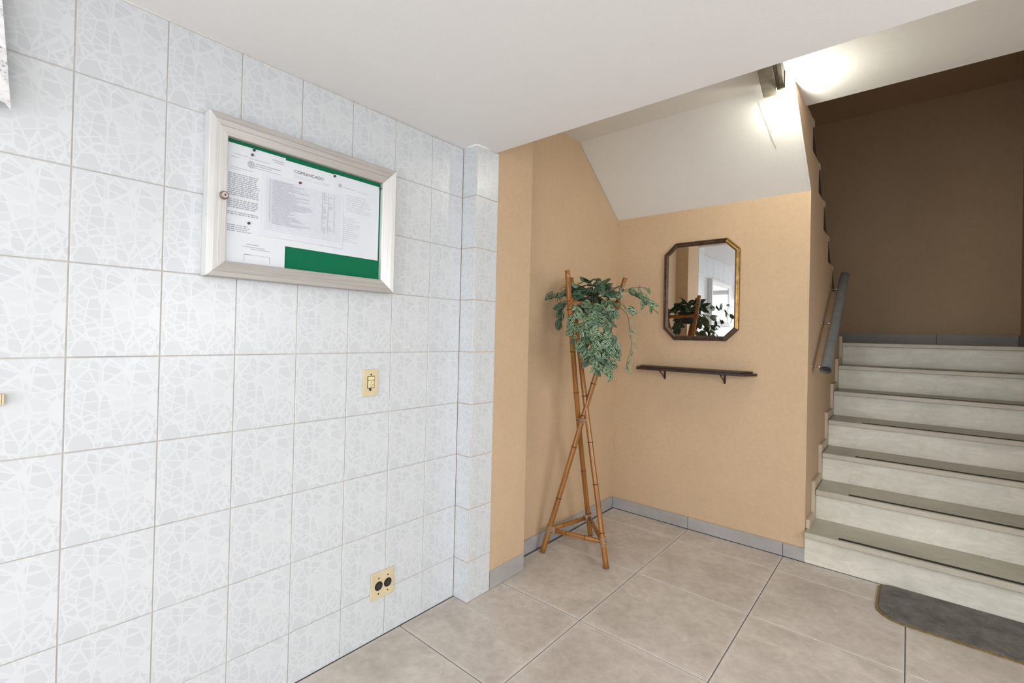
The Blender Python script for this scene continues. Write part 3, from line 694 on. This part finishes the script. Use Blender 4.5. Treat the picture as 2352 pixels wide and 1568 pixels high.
# ---------------------------------------------------------------- switch plate and socket plate
sw = empty('socket_plate', (0.0, 1.067, 1.014), 'upright cream wall plate with switch and socket under the notice board', 'socket')
box('cover_plate', (0.0006, 1.034, 1.014), (0.008, 1.102, 1.122), M_cream, sw, 0.002, 2)
box('opening_rim', (0.0081, 1.053, 1.046), (0.0086, 1.085, 1.096), M_black, sw)
box('rocker', (0.0087, 1.0555, 1.080), (0.0115, 1.0825, 1.0935), M_creaml, sw, 0.001)
so = box('socket_module', (0.0087, 1.0555, 1.0485), (0.0112, 1.0825, 1.078), M_creaml, sw, 0.001)
for yy, zz in ((1.0635, 1.0600), (1.0755, 1.0600), (1.0695, 1.0540), (1.0695, 1.0690)): disc_x('pin_hole', 0.0112, 0.0114, yy, zz, 0.0019, M_black, so, 10)
disc_x('screw', 0.0081, 0.0095, 1.069, 1.1015, 0.0035, M_black, sw, 12); disc_x('screw', 0.0081, 0.0105, 1.066, 1.041, 0.0052, M_iron, sw, 12)
ou = empty('socket_plate', (0.0, 1.148, 0.166), 'square cream wall plate with two round black sockets near the floor', 'socket')
box('cover_plate', (0.0006, 1.094, 0.165), (0.007, 1.206, 0.275), M_cream, ou, 0.002, 2)
for yy in (1.130, 1.174):
    s_ = disc_x('round_socket', 0.0071, 0.0092, yy, 0.219, 0.0185, M_black, ou, 26, 0.001)
    disc_x('socket_rim', 0.00925, 0.0096, yy, 0.219, 0.0115, simple('worn_black', (0.03, 0.032, 0.03), 0.6), s_, 22)
    for dz in (-0.032, 0.032): disc_x('screw', 0.0071, 0.0080, yy, 0.219+dz, 0.0032, M_black, ou, 10)
    for dy, dz in ((-0.005, 0), (0.005, 0), (0, 0.006)): disc_x('pin_hole', 0.0097, 0.0099, yy+dy, 0.219+dz, 0.0016, M_black, s_, 8)
cn = empty('cable_trunking', (0.0, -0.2, 1.08), 'end of a cream plastic cable trunking at the left edge of the tiled wall', 'trunking')
box('trunking_body', (0.0006, -0.60, 1.079), (0.016, 0.062, 1.105), M_cream, cn, 0.001)
box('end_cap', (0.0006, 0.0625, 1.078), (0.018, 0.0665, 1.106), M_cream, cn, 0.001)

# ---------------------------------------------------------------- lace hanging at the left edge
lc = empty('lace_hanging', (0.05, -0.25, 1.78), 'white lace hanging in the top left corner against the tiles', 'lace')
bm = bmesh.new(); NYn, NZn = 60, 26; grid = []
for i in range(NYn+1):
    col = []
    for j in range(NZn+1):
        s = j/NZn
        yr = 0.036+0.026*(1-s)
        y = -0.55+(yr+0.55)*i/NYn
        zb = 1.785+0.012*abs(math.sin(y*40)) - (0.010 if i == NYn else 0)
        z = zb+(2.12-zb)*s
        col.append(bm.verts.new((0.032+0.010*math.sin(y*38)*(1.2-s*0.6), y, z)))
    grid.append(col)
for i in range(NYn):
    for j in range(NZn): f = bm.faces.new((grid[i][j], grid[i+1][j], grid[i+1][j+1], grid[i][j+1])); f.smooth = True
finish('lace_cloth', bm, M_lace, lc)
rd = tube('rod', [(0.032, -0.58, 2.125), (0.032, 0.0, 2.125), (0.032, 0.02, 2.125)], 0.006, M_chrome, lc, 10)
for y in (-0.5, 0.0): tube('rod_bracket', [(0.0005, y, 2.125), (0.026, y, 2.125)], 0.005, M_chrome, lc, 8)

# ---------------------------------------------------------------- mirror
mi = empty('wall_mirror', (0.607, YM, 1.27), 'octagonal wall mirror in a moulded metal frame, lighter on the right, above the shelf', 'mirror')
MO = [(0.439, 1.936), (0.778, 1.936), (0.856, 1.862), (0.856, 1.345), (0.778, 1.268), (0.436, 1.268), (0.358, 1.348), (0.358, 1.862)]
def inset(P, d):
    n = len(P); out = []
    for i in range(n):
        a, b_, c = Vector(P[i-1]), Vector(P[i]), Vector(P[(i+1) % n])
        e1 = (b_-a).normalized(); e2 = (c-b_).normalized()
        n1 = Vector((e1.y, -e1.x)); n2 = Vector((e2.y, -e2.x)); bs = (n1+n2)/(1+n1.dot(n2))
        out.append(b_+bs*d)
    return out
PRM = [(0.0, 0.001), (0.0, 0.014), (0.003, 0.021), (0.007, 0.022), (0.010, 0.0185), (0.013, 0.0195), (0.020, 0.0225), (0.024, 0.019), (0.029, 0.014), (0.031, 0.009), (0.031, 0.001)]
rings = [[(p.x, YM-h, p.y) for p in inset(MO, d)] for d, h in PRM]
for k in range(8):
    bm = bmesh.new(); k2 = (k+1) % 8; n = len(PRM)
    A = [bm.verts.new(rings[i][k]) for i in range(n)]; B = [bm.verts.new(rings[i][k2]) for i in range(n)]
    for i in range(n): bm.faces.new((A[i], B[i], B[(i+1) % n], A[(i+1) % n]))
    bm.faces.new(A); bm.faces.new(B[::-1])
    o = finish('frame_moulding', bm, M_frame_pale if k in (1, 2) else M_bronze, mi)
    if k in (1, 2): o['label'] = 'lighter coloured length of the moulding'
pi_ = [(p.x, p.y) for p in inset(MO, 0.030)]
prism('mirror_glass', pi_, 1, YM-0.008, YM-0.002, M_mirror, mi)

# ---------------------------------------------------------------- shelf
sh = empty('wall_shelf', (0.56, YM, 1.0), 'narrow dark wooden shelf with cut corners on two iron brackets below the mirror', 'shelf')
SD = 0.115; zt = 1.083
sp = [(0.202, YM-0.001), (0.202, YM-0.022), (0.235, YM-SD+0.001), (0.895, YM-SD+0.001), (0.942, YM-0.022), (0.942, YM-0.001)]
prism('shelf_board', sp, 2, zt-0.011, zt, M_wood, sh, 0.002)
sp3 = [(0.168, YM-0.001), (0.168, YM-0.018), (0.212, YM-SD-0.002), (0.915, YM-SD-0.002), (0.966, YM-0.018), (0.966, YM-0.001)]
prism('moulded_edge', sp3, 2, zt-0.027, zt-0.0112, M_wood, sh, 0.0015)
for bx in (0.375, 0.775):
    b1 = box('bracket', (bx-0.006, YM-0.006, zt-0.090), (bx+0.006, YM-0.0005, zt-0.027), M_iron, sh, 0.001)
    box('bracket_arm', (bx-0.006, YM-0.095, zt-0.0315), (bx+0.006, YM-0.0065, zt-0.027), M_iron, b1)
    tube('bracket_brace', [(bx, YM-0.008, zt-0.082), (bx, YM-0.05, zt-0.054), (bx, YM-0.092, zt-0.034)], 0.0038, M_iron, b1, 6)

# ---------------------------------------------------------------- doormat
mt = empty('doormat', (1.95, 2.96, 0), 'dark grey doormat with ochre edging and rounded corners at the foot of the stairs', 'doormat')
def rrect(x0, x1, y0, y1, r, rb=None, n=10):
    P = []
    for cx, cy, a0, rr_ in ((x1-r, y1-0.03, 0, 0.03), (x0+0.05, y1-0.05, 90, 0.05), (x0+r, y0+r, 180, r), (x1-r, y0+r, 270, r)):
        for i in range(n+1):
            a = math.radians(a0+90*i/n)
            if a0 == 0: P.append((x1-0.03+0.03*math.cos(a), y1-0.03+0.03*math.sin(a)))
            else: P.append((cx+rr_*math.cos(a), cy+rr_*math.sin(a)))
    return P
prism('binding', rrect(1.577, 2.33, 2.757, 3.150, 0.12), 2, 0.0005, 0.006, M_trimy, mt)
prism('carpet', rrect(1.590, 2.317, 2.770, 3.1495, 0.108), 2, 0.0062, 0.010, M_mat, mt)

# ---------------------------------------------------------------- bamboo plant stand
FL, FR, FB = Vector((.045, 2.217, 0)), Vector((.423, 2.301, 0)), Vector((.133, 2.609, 0))
T1, T2, T3 = Vector((.232, 2.135, 1.637)), Vector((.385, 2.520, 1.626)), Vector((.043, 2.457, 1.640))
ps = empty('plant_stand', (0.2, 2.376, 0), 'tall tripod plant stand of three crossed bamboo poles in the alcove', 'plant stand')
for (F_, T_, sd, bow) in ((FB, T1, 1, 0.012), (FL, T2, 2, 0.0), (FR, T3, 3, -0.006)):
    rnd = random.Random(sd); pts = []; rd_ = []
    N = 48; nodes = []; s = rnd.uniform(0.08, 0.2)
    while s < 0.97: nodes.append(s); s += rnd.uniform(0.11, 0.19)
    side = (T_-F_).cross(Vector((0, 0, 1))).normalized()
    for i in range(N+1):
        t = i/N; pts.append(F_.lerp(T_, t)+side*bow*math.sin(t*math.pi))
        rd_.append(0.0158-0.0012*t)
    bm = bmesh.new(); add_tube(bm, pts, rd_, 14)
    z_min = min(v.co.z for v in bm.verts); bmesh.ops.translate(bm, vec=(0, 0, -z_min), verts=bm.verts[:])
    pole = finish('pole', bm, M_bamboo, ps)
    for s in nodes:
        c = F_.lerp(T_, s)+side*bow*math.sin(s*math.pi); c.z -= z_min; d = (T_-F_).normalized()
        tube('node_ring', [c-d*0.003, c, c+d*0.003], [0.0158, 0.0172, 0.0158], M_node, pole, 14)
def on(F_, T_, z): return F_.lerp(T_, z/T_.z)
legs = ((FL, T2), (FR, T3), (FB, T1))
def wrap(c, d, r, h, turns, parent, mat=None):
    d = d.normalized(); ref = Vector((1, 0, 0)); a = d.cross(ref).normalized(); b_ = d.cross(a)
    P = []; n = turns*12
    for i in range(n+1):
        t = i/n; P.append(c+d*(t-0.5)*h+(a*math.cos(t*turns*2*math.pi)+b_*math.sin(t*turns*2*math.pi))*r)
    bm = bmesh.new(); add_tube(bm, P, 0.0028, 5); return finish('rattan_lashing', bm, mat or M_rattan, parent)
for zz, off in ((0.135, 0), (1.465, 0)):
    for i in range(3):
        a = on(*legs[i], zz); b_ = on(*legs[(i+1) % 3], zz); d = (b_-a).normalized()
        cb_ = tube('crossbar', [a+d*0.012, a.lerp(b_, .35), a.lerp(b_, .65), b_-d*0.012], [0.0125, 0.013, 0.013, 0.0125], M_bamboo, ps, 12)
        for s in (0.33, 0.68):
            c = a.lerp(b_, s); tube('node_ring', [c-d*0.003, c, c+d*0.003], [0.0126, 0.0143, 0.0126], M_node, cb_, 12)
    for i in range(3):
        F_, T_ = legs[i]; c = on(F_, T_, zz); wrap(c, T_-F_, 0.0185, 0.05, 7, ps, M_rattan2 if zz > 1 else None)
        a = (on(*legs[(i+1) % 3], zz)-c).normalized(); wrap(c+a*0.028, a, 0.0150, 0.024, 4, ps, M_rattan2 if zz > 1 else None)
cx_ = sum((on(F_, T_, 0.78) for F_, T_ in legs), Vector())/3
wrap(cx_, Vector((0, 0, 1)), 0.034, 0.03, 4, ps)

# ---------------------------------------------------------------- plant pot and trailing plant
PC = Vector((0.235, 2.365, 1.405))
pb = lathe_bm([(0.052, 0), (0.055, 0.002), (0.074, 0.085), (0.080, 0.087), (0.080, 0.098), (0.074, 0.098), (0.070, 0.088), (0.001, 0.084)], 28, PC)
tag(finish('plant_pot', pb, M_pot), 'black plastic pot hanging between the tops of the bamboo poles', 'pot')
pln = empty('trailing_plant', (PC.x, PC.y, PC.z+0.085), 'trailing plant with white striped green leaves spilling from the bamboo stand', 'plant')
def leaf_mesh(L, Wd, curl, fold):
    bm = bmesh.new(); uvl = bm.loops.layers.uv.new('UVMap'); rows = []
    prof = [(0.0, 0.30), (0.06, 0.72), (0.18, 0.97), (0.34, 1.0), (0.52, 0.86), (0.70, 0.60), (0.86, 0.30), (1.0, 0.02)]
    for t, w in prof:
        y = L*(t-(0.10 if t == 0.0 else 0)); row = []
        for s in (-1, -0.5, 0, 0.5, 1):
            x = s*w*Wd/2; yy = L*t - (0.07*L*abs(s) if t < 0.1 else 0)
            z = -curl*L*t*t + fold*abs(x) - 0.5*abs(x)*abs(x)/Wd
            row.append((bm.verts.new((x, yy, z)), (s, t)))
        rows.append(row)
    for i in range(len(rows)-1):
        for k in range(4):
            q = (rows[i][k], rows[i][k+1], rows[i+1][k+1], rows[i+1][k])
            f = bm.faces.new([v for v, _ in q]); f.smooth = True
            for lp, (_, uv) in zip(f.loops, q): lp[uvl].uv = uv
    me = bpy.data.meshes.new('leaf'); bm.to_mesh(me); bm.free(); return me
def lm(mat, L, Wd, curl, fold):
    me = leaf_mesh(L, Wd, curl, fold); me.materials.append(mat); return me
LM = [lm(M_leaf, 0.062, 0.050, 0.28, 0.12), lm(M_leaf, 0.052, 0.043, 0.15, 0.2), lm(M_leaf, 0.070, 0.052, 0.40, 0.05)]
LD = [lm(M_leafshade, 0.066, 0.050, 0.25, 0.15), lm(M_leafshade, 0.055, 0.045, 0.4, 0.1), lm(M_leaf, 0.058, 0.046, 0.3, 0.1)]
LP_ = [lm(M_leafp, 0.048, 0.028, 0.2, 0.3), lm(M_leafp, 0.040, 0.030, 0.35, 0.25)]
nleaf = 0
def put_leaf(me, base, tipdir, nrm, sc):
    global nleaf
    y = tipdir.normalized(); z = nrm-y*nrm.dot(y)
    if z.length < 0.05: z = Vector((0.3, -0.9, 0.2))-y*0.1
    z.normalize(); x = y.cross(z).normalized(); z = x.cross(y)
    o = link('leaf', me, None, pln, base)
    o.rotation_euler = Matrix((x, y, z)).transposed().to_euler(); o.scale = (sc, sc, sc); nleaf += 1
VINES = [
 ('d', 14, [(0.249,2.300,1.530), (0.144,2.300,1.552), (0.066,2.300,1.517), (0.020,2.300,1.540)]),
 ('d', 13, [(0.262,2.300,1.490), (0.155,2.250,1.475), (0.120,2.250,1.421), (0.112,2.250,1.357)]),
 ('s', 12, [(0.283,2.300,1.496), (0.257,2.200,1.441), (0.240,2.200,1.343), (0.236,2.200,1.255)]),
 ('s', 17, [(0.300,2.320,1.496), (0.340,2.220,1.380), (0.321,2.220,1.236), (0.324,2.220,1.130)]),
 ('s', 18, [(0.300,2.330,1.500), (0.399,2.200,1.332), (0.389,2.200,1.191), (0.381,2.200,1.087)]),
 ('s', 17, [(0.300,2.340,1.500), (0.444,2.240,1.310), (0.441,2.240,1.192), (0.455,2.240,1.080)]),
 ('s', 6, [(0.310,2.350,1.500), (0.439,2.300,1.443), (0.441,2.300,1.380)]),
 ('s', 6, [(0.310,2.360,1.500), (0.461,2.350,1.453), (0.515,2.350,1.410)]),
 ('s', 9, [(0.300,2.380,1.510), (0.460,2.400,1.540), (0.534,2.400,1.517), (0.561,2.400,1.471)]),
 ('s', 5, [(0.300,2.380,1.510), (0.512,2.400,1.557), (0.580,2.400,1.545)]),
 ('s', 4, [(0.534,2.400,1.517), (0.586,2.400,1.465), (0.630,2.400,1.425)]),
 ('p', 16, [(0.330,2.390,1.500), (0.432,2.450,1.420), (0.456,2.450,1.315), (0.469,2.450,1.228), (0.444,2.450,1.139), (0.439,2.450,1.089)]),
 ('s', 14, [(0.280,2.310,1.500), (0.328,2.170,1.307), (0.345,2.170,1.177)]),
 ('s', 7, [(0.300,2.330,1.500), (0.455,2.280,1.262), (0.433,2.280,1.172)]),
 ('s', 14, [(0.290,2.310,1.500), (0.377,2.180,1.308), (0.397,2.180,1.144)]),
 ('s', 15, [(0.295,2.320,1.500), (0.404,2.260,1.358), (0.392,2.260,1.214), (0.400,2.260,1.104)]),
]
def catmull(P, t):
    n = len(P)-1; s = min(t*n, n-1e-6); i = int(s); u = s-i
    p0, p1, p2, p3 = P[max(i-1, 0)], P[i], P[i+1], P[min(i+2, n)]
    return 0.5*((2*p1)+(p2-p0)*u+(2*p0-5*p1+4*p2-p3)*u*u+(3*p1-p0-3*p2+p3)*u**3)
for kind, n, P in VINES:
    P = [Vector(p) for p in P]
    pth = [catmull(P, i/14) for i in range(15)]
    tube('vine_stem', pth, [0.0022-0.0011*i/14 for i in range(15)], M_stem, pln, 5)
    for i in range(n):
        t = (0.12 if kind != 'p' else 0.25)+(0.88 if kind != 'p' else 0.75)*(i+0.5)/n
        c = catmull(P, t); tg = (catmull(P, min(1, t+0.03))-catmull(P, t-0.03)).normalized()
        out = Vector((c.x-PC.x, c.y-PC.y, 0)); out = out.normalized() if out.length > 0.01 else Vector((1, 0, 0))
        sd = out.cross(Vector((0, 0, 1)))
        a = random.uniform(-1.0, 1.0)
        tip = tg*0.3+sd*a*1.3+out*random.uniform(-0.1, 0.8)+Vector((random.uniform(-.3, .3), random.uniform(-.3, .3), random.uniform(-0.8, 0.15)))
        nrm = out*0.8+sd*random.uniform(-0.8, 0.8)+Vector((0.4, -0.7, random.uniform(-0.2, 1.0)))
        base = c+sd*a*0.006+out*random.uniform(0.0, 0.012)
        me = random.choice({'d': LD, 's': LM+LM+LD[:1], 'p': LP_}[kind])
        put_leaf(me, base, tip, nrm, random.uniform(0.72, 1.08)*(0.8 if (i > n-3 and kind == 's') else 1.0))
for i in range(104):   # crown over the pot
    a = random.uniform(0, 2*math.pi); rr_ = 0.115*math.sqrt(random.random())
    c = PC+Vector((rr_*math.cos(a)*1.15+0.02, rr_*math.sin(a), 0.10+0.115*(1-(rr_/0.14)**2)*random.uniform(0.25, 1.0)))
    out = Vector((math.cos(a), math.sin(a), 0))
    tip = out+Vector((random.uniform(-.4, .4), random.uniform(-.4, .4), random.uniform(-0.6, 0.9)))
    nrm = Vector((random.uniform(-.8, .8), random.uniform(-1.0, .3), 0.9))
    put_leaf(random.choice(LD), c, tip, nrm, random.uniform(0.75, 1.15))
for i in range(9):    # short upright stems inside the pot
    a = i*0.7; c = PC+Vector((0.035*math.cos(a), 0.035*math.sin(a), 0.08))
    tube('vine_stem', [c, c+Vector((0.02*math.cos(a), 0.02*math.sin(a), 0.04)), c+Vector((0.055*math.cos(a), 0.055*math.sin(a), 0.07))], 0.002, M_stem, pln, 5)
print('leaves', nleaf)
